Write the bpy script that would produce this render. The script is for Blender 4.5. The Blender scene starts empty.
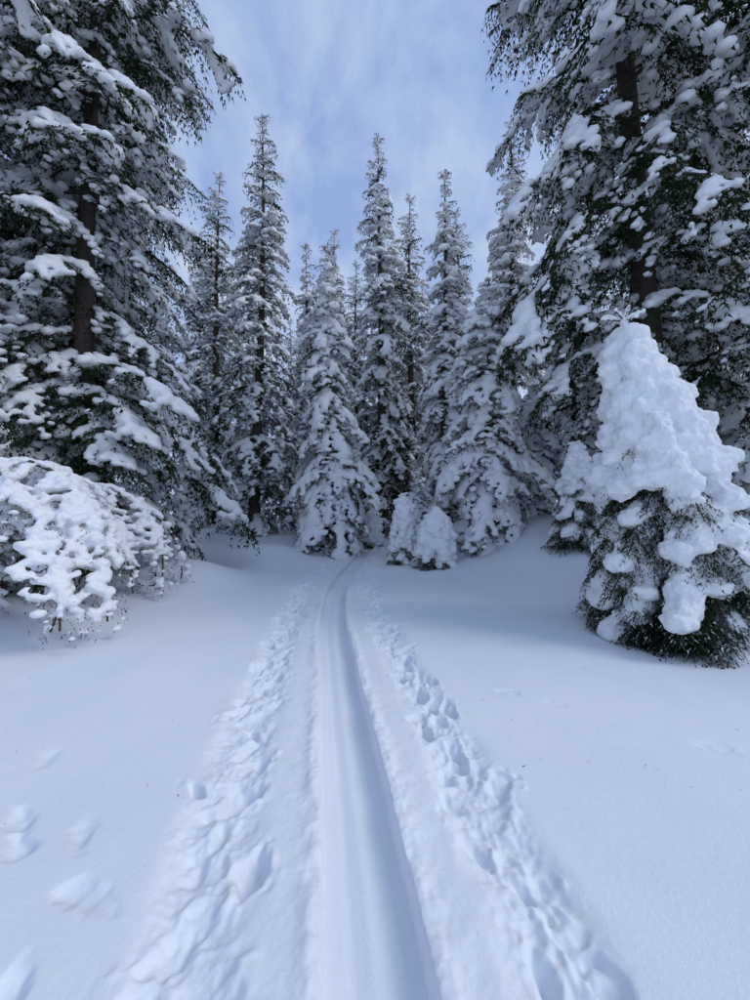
import bpy, math, numpy as np
from mathutils import Vector
rad=math.radians
sc=bpy.context.scene
col=sc.collection
# ------------------------------------------------------------------ materials
def new_mat(name):
    m=bpy.data.materials.new(name); m.use_nodes=True
    nt=m.node_tree; b=nt.nodes['Principled BSDF']; return m,nt,b
def noise(nt,scale,detail=4,rough=0.6,vec=None):
    n=nt.nodes.new('ShaderNodeTexNoise'); n.inputs['Scale'].default_value=scale
    n.inputs['Detail'].default_value=detail; n.inputs['Roughness'].default_value=rough
    if vec is not None: nt.links.new(vec,n.inputs['Vector'])
    return n
def coords(nt): return nt.nodes.new('ShaderNodeTexCoord').outputs['Object']
def ramp(nt,fac,stops):
    r=nt.nodes.new('ShaderNodeValToRGB'); nt.links.new(fac,r.inputs['Fac'])
    e=r.color_ramp.elements
    e[0].position=stops[0][0]; e[0].color=(*stops[0][1],1)
    e[1].position=stops[-1][0]; e[1].color=(*stops[-1][1],1)
    for p,c in stops[1:-1]:
        q=e.new(p); q.color=(*c,1)
    return r
def bump(nt,b,h,strength,dist,prev=None):
    n=nt.nodes.new('ShaderNodeBump'); n.inputs['Strength'].default_value=strength
    n.inputs['Distance'].default_value=dist
    nt.links.new(h,n.inputs['Height'])
    if prev is not None: nt.links.new(prev.outputs['Normal'],n.inputs['Normal'])
    nt.links.new(n.outputs['Normal'],b.inputs['Normal']); return n
def plain(b):
    b.inputs['Roughness'].default_value=0.9
    b.inputs['Specular IOR Level'].default_value=0.0
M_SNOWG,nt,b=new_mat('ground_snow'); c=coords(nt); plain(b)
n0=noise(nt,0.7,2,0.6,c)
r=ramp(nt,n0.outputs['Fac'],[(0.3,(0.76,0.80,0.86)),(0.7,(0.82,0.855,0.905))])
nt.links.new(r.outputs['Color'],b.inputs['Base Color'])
n1=noise(nt,30,5,0.8,c)
bump(nt,b,n1.outputs['Fac'],0.5,0.012)
M_SNOW,nt,b=new_mat('branch_snow'); c=coords(nt); plain(b)
b.inputs['Base Color'].default_value=(0.91,0.92,0.94,1)
n1=noise(nt,16,3,0.7,c); bump(nt,b,n1.outputs['Fac'],0.7,0.05)
M_NEEDLE,nt,b=new_mat('spruce_needles')
c=coords(nt); n=noise(nt,1.3,1,0.6,c)
r=ramp(nt,n.outputs['Fac'],[(0.3,(0.013,0.022,0.013)),(0.55,(0.025,0.040,0.019)),(0.75,(0.048,0.066,0.028))])
nt.links.new(r.outputs['Color'],b.inputs['Base Color']); b.inputs['Roughness'].default_value=0.9
b.inputs['Specular IOR Level'].default_value=0.0
M_BARK,nt,b=new_mat('bark')
c=coords(nt); n=noise(nt,14,4,0.7,c)
r=ramp(nt,n.outputs['Fac'],[(0.3,(0.03,0.024,0.02)),(0.7,(0.11,0.088,0.07))])
nt.links.new(r.outputs['Color'],b.inputs['Base Color']); b.inputs['Roughness'].default_value=0.9
bump(nt,b,n.outputs['Fac'],0.8,0.04)
MATS=[M_NEEDLE,M_SNOW,M_BARK]
# ------------------------------------------------------------------ mesh helpers
def make_mesh(name,V,T,M,S,mats=MATS):
    V=np.asarray(V,np.float32); T=np.asarray(T,np.int32)
    me=bpy.data.meshes.new(name)
    me.vertices.add(len(V)); me.vertices.foreach_set('co',V.ravel())
    me.loops.add(T.size); me.loops.foreach_set('vertex_index',T.ravel())
    me.polygons.add(len(T))
    k=T.shape[1]
    me.polygons.foreach_set('loop_start',np.arange(0,T.size,k,dtype=np.int32))
    me.polygons.foreach_set('material_index',np.asarray(M,np.int32))
    me.polygons.foreach_set('use_smooth',np.asarray(S,bool))
    for m in mats: me.materials.append(m)
    me.update(calc_edges=True); me.validate()
    return me
def add_obj(name,me,loc=(0,0,0),rot=(0,0,0),scale=(1,1,1)):
    o=bpy.data.objects.new(name,me); col.objects.link(o)
    o.location=loc; o.rotation_euler=rot; o.scale=scale; return o
class Geo:
    def __init__(s): s.V=[];s.T=[];s.M=[];s.n=0
    def add(s,V,T,m):
        if len(V)==0: return
        s.V.append(V); s.T.append(T+s.n); s.n+=len(V)
        s.M.append(np.full(len(T),m) if np.isscalar(m) else m)
    def arr(s):
        return np.concatenate(s.V),np.concatenate(s.T),np.concatenate(s.M)
    def mesh(s,name):
        V,T,M=s.arr(); return make_mesh(name,V,T,M,M>0)
import bmesh
def ico(sub):
    bm=bmesh.new(); bmesh.ops.create_icosphere(bm,subdivisions=sub,radius=1)
    V=np.array([v.co[:] for v in bm.verts]); T=np.array([[v.index for v in f.verts] for f in bm.faces]); bm.free(); return V,T
IV,IT=ico(1)
def blobs_geo(B):
    B=np.asarray(B); n=len(B)
    V=(IV[None]*B[:,None,3:6]+B[:,None,0:3]).reshape(-1,3)
    T=(IT[None]+(np.arange(n)*len(IV))[:,None,None]).reshape(-1,3)
    return V,T
def remesh(B,voxel,smooth=2,target=None,disps=()):
    V,T=blobs_geo(B)
    me=make_mesh('tmp',V,T,np.zeros(len(T)),np.zeros(len(T)),[])
    o=bpy.data.objects.new('tmp',me); col.objects.link(o)
    m=o.modifiers.new('r','REMESH'); m.mode='VOXEL'; m.voxel_size=voxel
    if smooth:
        m=o.modifiers.new('s','SMOOTH'); m.iterations=smooth; m.factor=0.5
    for disp,dscale in disps:
        tx=bpy.data.textures.new('t','CLOUDS'); tx.noise_scale=dscale; tx.noise_depth=3
        m=o.modifiers.new('d','DISPLACE'); m.texture=tx; m.strength=disp; m.mid_level=0.5
    dg=bpy.context.evaluated_depsgraph_get()
    if target:
        e=o.evaluated_get(dg); nf=len(e.to_mesh().polygons)*2; e.to_mesh_clear()
        if nf>target:
            m=o.modifiers.new('c','DECIMATE'); m.ratio=target/nf
            dg=bpy.context.evaluated_depsgraph_get()
    e=o.evaluated_get(dg); em=e.to_mesh(); em.calc_loop_triangles()
    V=np.empty(len(em.vertices)*3); em.vertices.foreach_get('co',V)
    T=np.empty(len(em.loop_triangles)*3,np.int32); em.loop_triangles.foreach_get('vertices',T)
    e.to_mesh_clear(); bpy.data.objects.remove(o); bpy.data.meshes.remove(me)
    return V.reshape(-1,3),T.reshape(-1,3)
# ------------------------------------------------------------------ branches
UP=np.array([0,0,1.0])
def unit(v): return v/(np.linalg.norm(v,axis=-1,keepdims=True)+1e-9)
def tube(P,r0,r1,k=5):
    n=len(P); Tn=unit(np.gradient(P,axis=0))
    A=unit(np.cross(Tn,np.array([0.13,0.2,1.0]))); Bv=np.cross(Tn,A)
    r=np.linspace(r0,r1,n)[:,None,None]; a=np.linspace(0,2*np.pi,k,endpoint=False)
    V=P[:,None]+r*(np.cos(a)[None,:,None]*A[:,None]+np.sin(a)[None,:,None]*Bv[:,None])
    V=V.reshape(-1,3); T=[]
    for i in range(n-1):
        for j in range(k):
            p=i*k+j;q=i*k+(j+1)%k
            T+= [[p,q,q+k],[p,q+k,p+k]]
    return V,np.array(T)
def slivers(rng,P,D,ln,w,frost):
    n=len(P); side=unit(np.cross(D,rng.normal(size=(n,3))*0.6+UP))
    V=np.stack([P-side*w[:,None]/2,P+side*w[:,None]/2,P+D*ln[:,None]],1).reshape(-1,3)
    T=np.arange(3*n).reshape(-1,3)
    return V,T,(rng.random(n)<frost).astype(int)
def gen_branch(rng,spine,width,load,dens=1.0,ns=0.13,nw=0.032,frost=0.1,padr=0.075,twigdroop=0.45,step=0.085,patch=0.0,flat=0.62):
    g=Geo(); B=[]
    seg=np.linalg.norm(np.diff(spine,axis=0),axis=1); L=seg.sum()
    cum=np.concatenate([[0],np.cumsum(seg)])/L
    def sp(s): return np.array([np.interp(s,cum,spine[:,i]) for i in range(3)]).T
    g.add(*tube(spine,0.010+0.009*L,0.006),2)
    ss=np.arange(0.10,0.99,step/L)
    PP=[];DD=[];LL=[];WW=[]
    ph=rng.random(4)*6.28
    for k,s in enumerate(ss):
        base=sp(s); t=unit(sp(min(1,s+0.03))-sp(max(0,s-0.03)))
        b=unit(np.cross(t,UP))
        for sd in (-1,1):
            l=width*L*(1-s)**0.65*min(1,s*3.0+0.25)*rng.uniform(0.5,1.25)+0.09
            ang=rad(rng.uniform(36,70))
            d=unit(t*math.cos(ang)+b*sd*math.sin(ang)+UP*rng.uniform(-0.15,0.1))
            dr=twigdroop*rng.uniform(0.4,1.6)
            m=max(2,int(l/0.05*dens)); tt=np.linspace(0.05,1,m)
            tw=base+d*l*tt[:,None]-UP*(dr*l*tt**1.8)[:,None]
            td=unit(d*np.ones((m,1))-UP*(dr*1.8*tt**0.8)[:,None])
            tb=unit(np.cross(td,UP))
            for s2 in (-1,1):
                q=td*rng.uniform(0.5,1.0,(m,1))+tb*s2*rng.uniform(0.4,1.0,(m,1))-UP*rng.uniform(-0.1,0.7,(m,1))
                PP.append(tw+rng.normal(size=(m,3))*0.01); DD.append(unit(q))
                LL.append(ns*rng.uniform(0.5,1.3,m)*(1-0.4*tt)); WW.append(nw*rng.uniform(0.6,1.3,m))
            PP.append(tw[::2]); DD.append(unit(td+rng.normal(size=(m,3))*0.15)[::2]); mm=len(tw[::2]); LL.append(np.full(mm,ns*0.9)); WW.append(np.full(mm,nw*0.8))
            pat=math.sin(s*L*4+ph[0]+sd*0.8)+0.6*math.sin(s*L*9+ph[1]-sd)
            if rng.random()<load+patch*pat and l>0.08:
                t0=rng.uniform(0,0.3); t1=rng.uniform(0.65,1.0)
                nb=max(2,int(l*(t1-t0)/(padr*0.75)))
                for q in np.linspace(t0,t1,nb):
                    p=base+d*l*q-UP*dr*l*q**1.8
                    r=padr*rng.uniform(0.5,1.4)*(1-0.3*q)*min(1,l*2.2+0.35)
                    B.append([*(p+UP*r*0.30+rng.normal(size=3)*0.015),r*1.05,r*1.05,r*flat])
        pat=math.sin(s*L*3.1+ph[2])
        if rng.random()<min(1,load*1.3) and pat>-0.75:
            r=padr*rng.uniform(0.7,1.4)*(1-0.35*s)*(0.7+0.3*load)
            B.append([*(base+UP*r*0.45+rng.normal(size=3)*0.015),r*1.2,r*1.2,r*(flat+0.1)])
    P=np.concatenate(PP);D=np.concatenate(DD);l=np.concatenate(LL);w=np.concatenate(WW)
    V,T,M=slivers(rng,P,D,l,w,frost); g.add(V,T,M)
    return g,B
def arc(L,a0,a1,n=14,wig=0.0,rng=None):
    a=np.linspace(rad(a0),rad(a1),n); s=L/n
    x=np.concatenate([[0],np.cumsum(np.cos(a)*s)]); z=np.concatenate([[0],np.cumsum(np.sin(a)*s)])
    y=np.zeros(n+1)
    if rng is not None: y=np.sin(np.linspace(0,3,n+1)*rng.uniform(0.6,1.4))*rng.normal()*0.06*L
    return np.stack([x,y,z],1)
PROTO={}
rng=np.random.default_rng(7)
KIND={'d':(0.20,12,-42,0.01,0.095,0.28,0.9,0.65),'l':(0.38,10,-42,0.008,0.128,0.52,0.6,0.66),'h':(0.92,4,-56,0.015,0.160,0.30,0.5,0.72)}
for kd,(load,a0,a1,fr,padr,patch,tdr,flat) in KIND.items():
    for L in (0.7,1.3,2.2,3.3):
        lst=[]
        for k in range(3):
            sp_=arc(L,a0+rng.uniform(-5,5),a1+rng.uniform(-8,8),rng=rng)
            lo=load*(0.6,1.0,1.3)[k]
            g,B=gen_branch(rng,sp_,0.38 if L<2.5 else 0.31,lo,dens=0.78 if L>2 else 0.6,ns=0.14,nw=0.034 if L>2 else 0.042,frost=fr,
                           padr=padr*(0.84+0.04*L),step=0.10,patch=patch,twigdroop=tdr,flat=flat)
            if len(B)>3:
                V,T=remesh(B,0.032,1,int((320 if L<3 else 520)*L+100),((0.05,0.09),))
                g.add(V,T,1)
            lst.append(g.arr())
        PROTO[(kd,L)]=lst
def place(g,proto,pos,az,pitch,s):
    V,T,M=proto
    ca,sa=math.cos(pitch),math.sin(pitch); cz,sz=math.cos(az),math.sin(az)
    Ry=np.array([[ca,0,-sa],[0,1,0],[sa,0,ca]]); Rz=np.array([[cz,-sz,0],[sz,cz,0],[0,0,1]])
    g.add((V*s)@(Rz@Ry).T+pos,T,M)
def build_tree(name,seed,H,R,z0,kinds,power=0.8,whorl=0.42,nb=6,trunk=None,topw=0.45,droop=0.0,irr=0.16,skip=0.10):
    rng=np.random.default_rng(seed); g=Geo()
    trunk=trunk or H*0.0125+0.04
    n=30; zz=np.linspace(-0.5,H,n); wob=np.stack([np.sin(zz*0.25+seed)*0.10,np.cos(zz*0.21+seed*2)*0.10,zz],1)
    g.add(*tube(wob,trunk,0.012,10),2)
    z=z0; Ls=(0.7,1.3,2.2,3.3)
    while z<H-0.1:
        f=(z-z0)/(H-z0)
        prof=(1-f)**power*min(1,0.72+f*2.2)
        Rz=max(topw*(1-f)+0.16,R*prof)
        k=nb if f<0.75 else 5
        az0=rng.random()*6.28
        kw=kinds[rng.integers(len(kinds))]
        for i in range(k):
            if rng.random()<skip: continue
            az=az0+i*6.283/k+rng.normal()*0.25
            L=Rz*rng.uniform(0.6,1.2)*(1+irr*math.sin(z*1.3+2*az+seed)+irr*math.sin(z*0.5-az)); L=max(L,0.2)
            Lp=min(Ls,key=lambda q:abs(math.log(q/L)))
            kd=kw if rng.random()<0.4 else kinds[rng.integers(len(kinds))]
            pr=PROTO[(kd,Lp)][rng.integers(3)]
            pitch=rad(-14+44*f**2.2+rng.uniform(-10,10)-droop)
            zc=z+rng.uniform(-0.2,0.2)
            pos=np.array([np.interp(zc,zz,wob[:,0]),np.interp(zc,zz,wob[:,1]),zc])
            place(g,pr,pos,az,pitch,L/Lp)
        z+=whorl*(1-0.30*f)*rng.uniform(0.75,1.25)
    for i in range(4):
        place(g,PROTO[('l',0.7)][i%3],np.array([*wob[-1,:2],H-0.35-0.1*i]),i*1.7,rad(62),0.55)
    return g.mesh(name)
TV={}
TV['big']=build_tree('big_spruce',3,22,4.1,1.8,'llllld',0.48,0.70,7,trunk=0.28,skip=0.16,droop=5)
TV['dark']=build_tree('big_spruce_b',5,22,4.3,3.8,'dddll',0.38,0.72,7,trunk=0.30,skip=0.2,droop=3)
TV['slim']=build_tree('slim_spruce',11,19,2.6,1.0,'lllld',0.68,0.60,6,droop=4)
TV['slim2']=build_tree('slim_spruce_b',13,22,2.9,1.0,'lllhd',0.72,0.64,6,droop=4)
TV['heavy']=build_tree('laden_spruce',17,12,2.4,0.4,'hhhhhl',0.72,0.48,7,droop=9,irr=0.2)
TV['heavy2']=build_tree('laden_spruce_b',19,8.6,2.4,0.3,'hhhhl',0.60,0.50,7,droop=9,irr=0.2)
TV['narrow']=build_tree('narrow_spruce',23,16.5,1.9,0.8,'hhl',0.62,0.56,6,droop=9)
TV['young']=build_tree('young_spruce',29,4.2,1.3,0.15,'hhl',0.75,0.36,6,droop=6)
# ------------------------------------------------------------------ ground
def vnoise(x,y,seed):
    t=np.random.default_rng(seed).random((256,256))
    xi=np.floor(x).astype(int); yi=np.floor(y).astype(int); fx=x-xi; fy=y-yi
    fx=fx*fx*(3-2*fx); fy=fy*fy*(3-2*fy); a=xi&255;b=yi&255;a1=(xi+1)&255;b1=(yi+1)&255
    return (t[a,b]*(1-fx)+t[a1,b]*fx)*(1-fy)+(t[a,b1]*(1-fx)+t[a1,b1]*fx)*fy-0.5
def sst(x,a,b):
    t=np.clip((x-a)/(b-a),0,1); return t*t*(3-2*t)
_ys=np.linspace(-5,60,1301)
_xs=np.interp(_ys,[-5,0,1.25,2.12,3.25,5.68,7.9,10.7,14.5,19,22.5,30,60],[0.5,0.14,0.03,-0.095,-0.27,-0.63,-0.81,-0.74,-0.40,0.28,0.9,3,8])
ker=np.hanning(31);ker/=ker.sum()
_xs=np.convolve(np.pad(_xs,15,mode='edge'),ker,mode='valid')
def trail(y): return np.interp(y,_ys,_xs)
def base_h(x,y):
    h=0.10*vnoise(x*0.35+50,y*0.35+50,1)+0.35*vnoise(x*0.12+9,y*0.12+9,2)*sst(np.hypot(x,y),5,14)
    h=h+1.15*sst(x,1.3,6.0)*sst(y,5.5,12)
    h=h+0.25*sst(x,3.0,5.0)*sst(y,2.5,4)
    h=h+0.50*np.exp(-(((x+4.4)/1.2)**2+((y-8.8)/1.2)**2))
    h=h+0.25*np.exp(-(((x+6.0)/1.6)**2+((y-5.6)/1.6)**2))
    h=h+0.35*np.exp(-(((x+3.9)/1.5)**2+((y-12.5)/1.2)**2))
    h=h+0.5*sst(-x,5,10)*sst(y,6,12)+0.45*sst(y,11,16)
    d=np.abs(x-trail(y)); h=h*(0.25+0.75*sst(d,0.8,3.0))+0.25*sst(y,12,20)
    h=h-0.30*np.exp(-(((x-4.2)/0.85)**2+((y-5.1)/0.75)**2))
    return h
def axis_pos(segs):
    out=[segs[0][0]]
    for a,b,s0,s1 in segs:
        x=a
        while x<b-1e-6:
            f=(x-a)/(b-a); x=min(b,x+s0*(s1/s0)**f); out.append(x)
    return np.array(out)
xp=axis_pos([(0,1.35,0.008,0.008),(1.35,2.6,0.010,0.02),(2.6,8,0.025,0.12),(8,30,0.15,1.5),(30,400,2,50)])
X=np.concatenate([-xp[:0:-1],xp])
Yf=axis_pos([(0.7,25,0.0055,0.17),(25,60,0.3,2),(60,500,3,60)])
Y=np.concatenate([np.array([-200,-100,-50,-25,-12,-8,-5,-3,-2,-1,-0.4,0,0.3,0.5]),Yf])
nx,ny=len(X),len(Y)
GX,GY=np.meshgrid(X,Y); x=GX.ravel(); y=GY.ravel()
h=base_h(x,y)
xt=trail(y); d=x-xt
far=sst(y,7,9)
hw=0.182+0.04*far+0.010*vnoise(y*3,x*0+3,4)+0.006*vnoise(y*14,x*0+8,5)
rg=np.random.default_rng(43)
near=(y>0.5)&(y<26)&(np.abs(x)<3.6)
idx=np.where(near)[0]; xn=x[idx]; yn=y[idx]; add=np.zeros(len(idx))
def fprint(px,py,ang,L=0.29,W=0.12,dep=0.09,rim=0.02,soft=1.12,rough=1.0):
    m=(np.abs(xn-px)<0.35)&(np.abs(yn-py)<0.35)
    dx=xn[m]-px; dy=yn[m]-py; c,s=math.cos(ang),math.sin(ang)
    u=dx*c+dy*s; v=-dx*s+dy*c
    wv=W*(1+0.25*np.sin(v/L*5+px*9))
    j=rough*(0.75*vnoise(dx*13+px*31+60,dy*11+py*17+60,11)+0.35*vnoise(dx*38+px*31+60,dy*30+py*17+60,21))
    e=np.sqrt((u/(wv/2))**2+(v/(L/2))**2)+j
    a=-dep*(1-sst(e,0.40,soft))*(1+0.3*np.sin(v*9+px*7)+1.1*vnoise(dx*17+px*3+60,dy*15+60,31))
    a+=rim*np.exp(-((e-1.45)/0.35)**2)*(0.3+2.6*vnoise(dx*18+px*5+70,dy*16+py*3+70,12))
    cur=add[m]
    add[m]=np.where(a<0,np.minimum(cur,a)*0.75+0.25*(cur+a),cur+a*0.7)
for side,pts in ((-1,([0.8,1.25,1.57,2.46,4.44,9,14,20],[-0.60,-0.64,-0.72,-0.88,-1.15,-1.60,-1.3,-0.6])),
                 (1,([0.8,1.25,1.57,1.92,2.68,4.44,7.9,12,20],[0.72,0.69,0.66,0.60,0.52,0.24,-0.16,-0.1,0.8]))):
    lx=np.interp(yn,pts[0],pts[1]); dl=xn-lx+0.05*vnoise(yn*3+9,yn*0+side+4,77)
    lane=np.exp(-(dl/0.185)**4)*sst(yn,0.4,0.8)
    add-=0.034*lane*(1+1.2*vnoise(xn*4+20,yn*4,13))
    add+=lane*(0.036*vnoise(xn*11+33,yn*9,14)-0.026*np.abs(vnoise(xn*24+33,yn*20,16))+0.009*vnoise(xn*55+133,yn*45,17))
    for track in range(4):
        py=0.7+track*0.11; k=0
        off=(-0.04,0.05,0.0,0.02)[track]
        while py<22:
            cx=np.interp(py,pts[0],pts[1])+off+(0.075 if k%2 else -0.075)+rg.normal()*0.05
            fprint(cx,py,rg.normal()*0.45,dep=rg.uniform(0.04,0.10)*(1 if track<2 else 0.6),W=rg.uniform(0.085,0.14),L=rg.uniform(0.16,0.29),rim=rg.uniform(0.006,0.022),soft=rg.uniform(0.9,1.6))
            py+=rg.uniform(0.22,0.6); k+=1
for px,py,a,dp in ((-1.85,2.05,0.9,0.03),(-1.72,1.90,0.9,0.03),(-1.45,1.94,0.5,0.015),(-1.25,1.66,1.3,0.022),(-1.15,1.63,1.2,0.018),(-2.15,2.55,0.4,0.018),
                   (-1.23,1.31,0.2,0.05),(-1.10,1.12,0.6,0.03),(1.55,3.3,1.2,0.015),(1.2,3.5,1.4,0.012),(2.35,2.7,1.3,0.014),(2.5,2.62,1.4,0.012)):
    fprint(px,py,a,dep=dp,L=0.19,W=0.085,rim=0.0,soft=1.6,rough=0.9)
F=np.zeros(len(x)); F[idx]=add; F=F.reshape(ny,nx)
for _ in range(1):
    F[1:-1]=0.25*F[:-2]+0.5*F[1:-1]+0.25*F[2:]; F[:,1:-1]=0.25*F[:,:-2]+0.5*F[:,1:-1]+0.25*F[:,2:]
h+=F.ravel()
h+=(0.004*vnoise(x*6,y*6,15)+0.016*vnoise(x*1.7+5,y*1.7+8,35))*sst(-y,-15,-10)
ttrail=sst(-y,-32,-26)
ed=1-sst(np.abs(d),hw,hw+0.018)
sh=np.exp(-((np.abs(d)-hw-0.06)/0.05)**2)
h+=sh*ttrail*(0.014+0.026*vnoise(x*11+40,y*8,7)+0.008*vnoise(x*40+90,y*30,27))
adj=np.exp(-((np.abs(d)-hw)/0.24)**2)*(1-ed)
h+=adj*(0.010*vnoise(x*16+70,y*13,28)+0.004*vnoise(x*45+70,y*38,29))
bh=base_h(x,y)-0.120+0.007*np.exp(-(d/0.03)**2)-0.006*np.exp(-((np.abs(d)-0.075)/0.028)**2)+0.002*vnoise(d*40,y*0.7,6)
e2=ed*ttrail
h=h*(1-e2)+bh*e2
i=np.arange(ny-1)[:,None]*nx+np.arange(nx-1)[None]; i=i.ravel()
Q=np.stack([i,i+1,i+nx+1,i+nx],1)
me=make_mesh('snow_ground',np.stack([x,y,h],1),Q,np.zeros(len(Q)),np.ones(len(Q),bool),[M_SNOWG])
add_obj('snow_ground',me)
def gh(px,py): return float(base_h(np.array([px]),np.array([py]))[0])
# fallen needles and twig bits on the snow: one mesh
g=Geo(); H2=h.reshape(ny,nx); n_=170
fx=np.concatenate([rg.uniform(0.9,4.2,110),rg.uniform(-4.0,-1.0,60)]); fy=rg.uniform(1.5,6.5,n_)
fz=np.array([H2[np.searchsorted(Y,b_),np.searchsorted(X,a_)] for a_,b_ in zip(fx,fy)])+0.006
ang=rg.uniform(0,6.28,n_)
D_=np.stack([np.cos(ang),np.sin(ang),np.zeros(n_)],1)
V,T,M=slivers(rg,np.stack([fx,fy,fz],1),D_,rg.uniform(0.008,0.035,n_),rg.uniform(0.002,0.006,n_),0); g.add(V,T,2)
add_obj('fallen_needles',g.mesh('fallen_needles'))
# ------------------------------------------------------------------ place trees
def tree(kind,px,py,s=1.0,rz=0.0,lean=(0,0),sz=None,name='spruce_tree'):
    add_obj(name,TV[kind],(px,py,gh(px,py)-0.05),(lean[1],lean[0],rz),(s,s,sz or s))
tree('big',-6.9,9.0,1.0,0.4)
tree('dark',-9.6,12.5,1.0,2.0)
tree('dark',-10.0,8.2,0.95,4.0)
tree('big',-8.8,5.2,0.9,1.1)
tree('slim',-5.1,16.5,1.0,0.0)
tree('heavy',-1.7,14.5,1.0,0.5,lean=(-0.02,0))
tree('slim2',0.25,20,1.0,0.9)
tree('slim',2.1,21.5,1.04,2.2)
tree('narrow',3.15,17,1.0,0.3)
tree('heavy2',3.6,12.0,1.0,1.0)
tree('dark',7.4,9.8,1.14,0.7,lean=(-0.16,0))
tree('dark',9.6,6.2,0.9,2.6)
tree('big',11,12.5,0.95,5.0)
tree('slim2',6.6,18,0.85,3.0)
tree('slim',8.2,15.5,0.95,1.0)
tree('slim',5.0,23,0.98,5.0)
tree('slim2',-2.6,23.5,0.80,1.7)
tree('slim',-1.2,25,0.95,2.6)
tree('narrow',-3.6,19.5,0.92,1.4)
tree('slim',-8.0,19,0.95,3.6)
tree('narrow',1.2,25.5,0.98,4.4)
tree('slim',12.8,14.2,0.95,4.1)
tree('slim2',14.6,11.5,0.85,2.1)
rg=np.random.default_rng(5)
for k in range(18):
    a=rad(-48+96*(k+rg.random())/18); D=rg.uniform(27,34)
    tree(['slim','slim2','narrow'][k%3],D*math.sin(a),D*math.cos(a)*0.9+2,rg.uniform(0.85,1.02),rg.uniform(0,6))
for px,py,s in ((-7.2,14.5,0.9),(-4.0,19,1.0),(-8.8,11.5,0.9),(1.9,16.5,0.8),(5.8,13.5,1.1),(7.0,12.6,1.2),(8.3,10.5,1.0),(-3.3,17.5,0.7),(5.0,16,1.0),(9.5,9.6,1.35),(-0.2,18.5,0.45),(6.6,8.8,0.8),(8.2,8.0,0.9)):
    tree('young',px,py,s,px*3,name='young_spruce_tree')
# ------------------------------------------------------------------ laden young trees
def laden(name,loc,H,R,lean,seed,cover,rb=0.12,slope=1.1,z0f=0.08,lvl=0.17,nb=8,power=0.8,ext=0.12,hood=0.6,smooth=4,lowr=1.0,disps=((0.11,0.26),(0.05,0.08),(0.02,0.03))):
    rng=np.random.default_rng(seed); g=Geo(); B=[]
    ax=lambda z: np.array([lean[0]*(z/H)**1.4,lean[1]*(z/H)**1.4,z])
    zz=np.linspace(-0.3,H,20); tr=np.array([ax(max(z,0)) if z>0 else np.array([0,0,z]) for z in zz])
    g.add(*tube(tr,0.02+0.013*H,0.01,8),2)
    z=H*z0f
    while z<H*0.985:
        f=z/H; Rz=R*(1-f)**power+0.04
        az0=rng.random()*6.28
        inh=f>hood
        for i in range(nb+(3 if inh else 0)):
            az=az0+i*6.283/(nb+(3 if inh else 0))+rng.normal()*0.2
            L=Rz*(rng.uniform(0.85,1.1) if inh else rng.uniform(0.75,1.15)); dv=np.array([math.cos(az),math.sin(az),0])
            t=np.linspace(0,1,10)[:,None]
            sl=slope*rng.uniform(0.8,1.2)
            if f<0.3: sl*=0.6
            ex=ext if not inh else 0.0
            P=ax(z+0.05)+dv*(L+ex)*t-UP*sl*(L+ex)*t**1.5*0.8
            P[:,2]=np.maximum(P[:,2],0.03)
            if (not inh) or rng.random()<0.35:
                gb,_=gen_branch(rng,P-UP*0.05,0.30,0,dens=2.2,ns=0.065,nw=0.013,frost=0.08,twigdroop=0.7,step=0.045)
                V,T,M=gb.arr(); g.add(V,T,M)
            if rng.random()<cover(f,az):
                rr=rb if inh else rb*lowr
                nbk=max(3,int(L/(rr*0.45)))
                tl=rng.uniform(0.8,1.0); t0=0.0 if inh else rng.uniform(0,0.45)
                for q in np.linspace(t0,tl,nbk):
                    p=ax(z+0.05)+dv*(L+ext*0.3)*q-UP*sl*L*q**1.5*0.8
                    r=rr*rng.uniform(0.75,1.25)*(0.75+0.5*min(1,Rz))
                    if p[2]<0.05: continue
                    B.append([*(p+UP*r*0.2+rng.normal(size=3)*0.02),r*1.15,r*1.15,r*(0.95 if inh else 0.72)])
        z+=lvl*rng.uniform(0.8,1.2)*(0.55 if inh else 1)
    V,T=remesh(B,0.022,smooth,None,disps); g.add(V,T,1)
    top=ax(H)
    B=[]
    for i in range(9):
        a=i*0.72+rng.normal()*0.2; dd=unit(np.array([math.cos(a),math.sin(a),rng.uniform(-0.05,0.8)]))
        ln=rng.uniform(0.04,0.075)*H
        P=top+UP*0.03*H+dd*np.linspace(0,ln,8)[:,None]-UP*(np.linspace(0,1,8)**2*0.04)[:,None]
        Vt,Tt=tube(P-UP*0.012,0.012,0.005,5); g.add(Vt,Tt,2)
        for p in P:
            r=0.028*rng.uniform(0.5,1.5); B.append([*(p+UP*0.01),r,r,r])
    P=np.array([top+UP*q for q in np.linspace(-0.15,0.03*H,6)])
    for p in P: B.append([*p,0.06,0.06,0.05])
    V,T=remesh(B,0.012,1,None,((0.02,0.03),)); g.add(V,T,1)
    return add_obj(name,g.mesh(name),loc)
def covJ(f,az):
    if f>0.58: return 1.0
    if f>0.50: return 0.25
    if f>0.26: return 0.95
    return 0.60
laden('snow_laden_spruce',(4.35,5.1,gh(4.35,5.1)+0.0),4.2,1.38,(-0.95,0.0),101,covJ,rb=0.14,slope=1.25,nb=9,hood=0.57,smooth=5,power=0.80,lowr=0.85,disps=((0.14,0.30),(0.050,0.09),(0.014,0.03)))
laden('snow_laden_spruce',(5.0,9.2,gh(5.0,9.2)-0.05),2.4,0.80,(-0.1,0),102,lambda f,a:1.0 if f>0.55 else 0.6,rb=0.12,nb=7,lvl=0.2,lowr=0.85)
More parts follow.
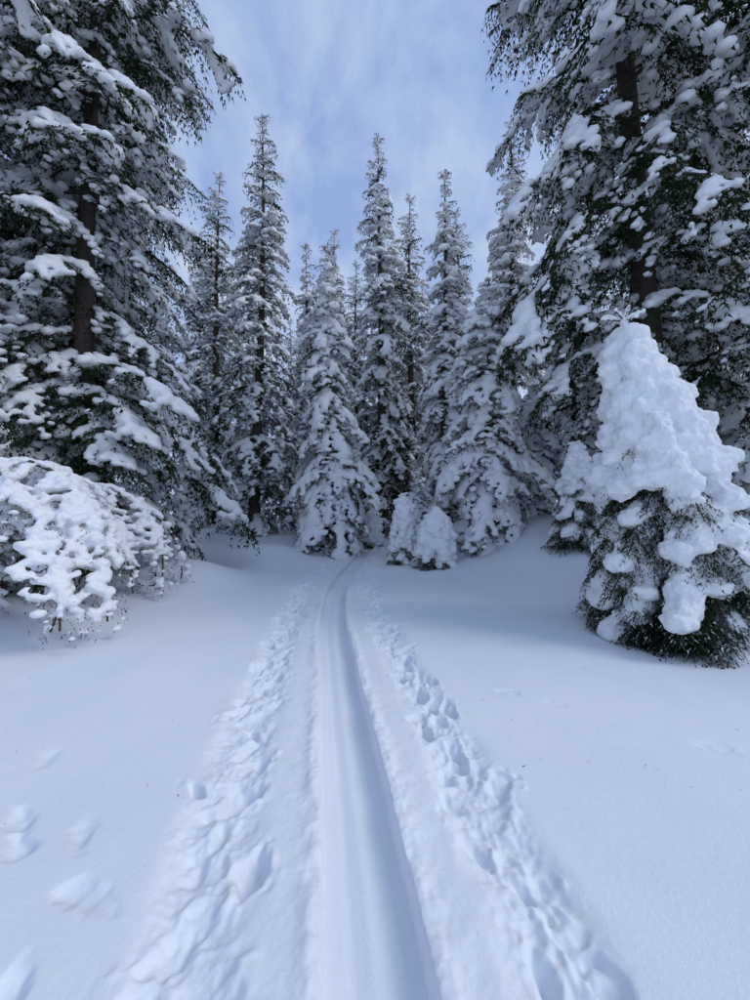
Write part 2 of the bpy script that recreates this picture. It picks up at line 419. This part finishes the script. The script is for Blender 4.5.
laden('snow_covered_sapling',(0.85,12,gh(0.85,12)-0.05),2.15,0.36,(0.05,0),103,lambda f,a:1.0 if f>0.25 else 0.5,rb=0.13,nb=6,lvl=0.2,power=0.4,hood=0.35)
laden('snow_covered_sapling',(1.72,11.2,gh(1.72,11.2)-0.05),1.7,0.60,(0.1,0),104,lambda f,a:1.0 if f>0.25 else 0.45,rb=0.14,nb=7,lvl=0.2,power=0.35,hood=0.4)
laden('snow_covered_sapling',(-0.1,16,gh(-0.1,16)-0.05),1.5,0.4,(0,0),105,lambda f,a:0.9,rb=0.14,nb=6,lvl=0.2,power=0.4,hood=0.3)
# ------------------------------------------------------------------ bent shrub, left
def shrub(name,loc,stems,seed):
    rng=np.random.default_rng(seed); g=Geo(); B=[]
    for (bx,by,az,L,a0,a1,load) in stems:
        P=arc(L,a0,a1,22,rng=rng); c,s=math.cos(rad(az)),math.sin(rad(az))
        P=np.stack([P[:,0]*c-P[:,1]*s+bx,P[:,0]*s+P[:,1]*c+by,P[:,2]],1)
        P[:,2]=np.maximum(P[:,2],0.05)
        gb,b=gen_branch(rng,P,0.16,load,dens=1.0,ns=0.06,nw=0.011,frost=0.15,padr=0.088,twigdroop=0.9,step=0.085,patch=0.5)
        V,T,M=gb.arr(); g.add(V,T,M); B+=b
        g.add(*tube(P,0.035,0.012,6),2)
    V,T=remesh(B,0.024,2,None,((0.05,0.12),(0.02,0.04))); g.add(V,T,1)
    add_obj(name,g.mesh(name),loc)
rg=np.random.default_rng(77); st=[]
for k in range(20):
    if k%2: st.append((rg.uniform(-1.3,-0.5),rg.uniform(-0.5,0.9),rg.uniform(-35,35),rg.uniform(4.8,6.6),rg.uniform(84,95),rg.uniform(-110,-80),rg.uniform(0.4,0.7)))
    else: st.append((rg.uniform(-0.8,0.3),rg.uniform(-0.6,0.8),rg.uniform(-60,50) if k%3 else rg.uniform(150,220),rg.uniform(2.2,3.6),rg.uniform(72,88),rg.uniform(-95,-60),rg.uniform(0.3,0.6)))
shrub('snow_bent_shrub',(-6.0,5.8,gh(-6.0,5.8)-0.05),st,9)
# ------------------------------------------------------------------ sky, light, camera
w=bpy.data.worlds.new('World'); sc.world=w; w.use_nodes=True; nt=w.node_tree
bg=nt.nodes['Background']; sky=nt.nodes.new('ShaderNodeTexSky'); sky.sky_type='NISHITA'; sky.sun_disc=False
EL,AZ=42,100
sky.sun_elevation=rad(EL); sky.sun_rotation=rad(AZ); sky.air_density=1.0; sky.dust_density=1.0
tc=nt.nodes.new('ShaderNodeTexCoord'); mp=nt.nodes.new('ShaderNodeMapping'); mp.inputs['Scale'].default_value=(1.5,0.8,1.5); mp.inputs['Rotation'].default_value=(0.3,0.6,0.5)
nt.links.new(tc.outputs['Generated'],mp.inputs['Vector'])
n=noise(nt,3.2,7,0.56,mp.outputs['Vector']); n.inputs['Distortion'].default_value=0.3
r=ramp(nt,n.outputs['Fac'],[(0.40,(0.05,)*3),(0.68,(0.75,)*3)])
hz=nt.nodes.new('ShaderNodeMix'); hz.data_type='RGBA'; hz.inputs['Factor'].default_value=0.72
nt.links.new(sky.outputs['Color'],hz.inputs['A']); hz.inputs['B'].default_value=(2.6,3.8,6.6,1)
mx=nt.nodes.new('ShaderNodeMix'); mx.data_type='RGBA'
nt.links.new(r.outputs['Color'],mx.inputs['Factor']); nt.links.new(hz.outputs['Result'],mx.inputs['A']); mx.inputs['B'].default_value=(5.1,5.8,7.0,1)
nt.links.new(mx.outputs['Result'],bg.inputs['Color']); bg.inputs['Strength'].default_value=0.13
sun=bpy.data.lights.new('sun','SUN'); sun.energy=1.4; sun.angle=rad(28); sun.color=(1,0.98,0.95)
so=bpy.data.objects.new('sun',sun); col.objects.link(so)
dv=Vector((math.sin(rad(AZ))*math.cos(rad(EL)),math.cos(rad(AZ))*math.cos(rad(EL)),math.sin(rad(EL))))
so.rotation_euler=dv.to_track_quat('Z','Y').to_euler()
cam=bpy.data.cameras.new('camera'); co=bpy.data.objects.new('camera',cam); col.objects.link(co)
cam.sensor_fit='VERTICAL'; cam.sensor_height=36; cam.sensor_width=27; cam.lens=13.68; cam.clip_start=0.05; cam.clip_end=2000
co.location=(0,0,1.6); co.rotation_euler=(rad(92),0,0); sc.camera=co
sc.view_settings.view_transform='Standard'; sc.view_settings.look='None'; sc.view_settings.exposure=0
print('tris',sum(len(m.polygons) for m in bpy.data.meshes))
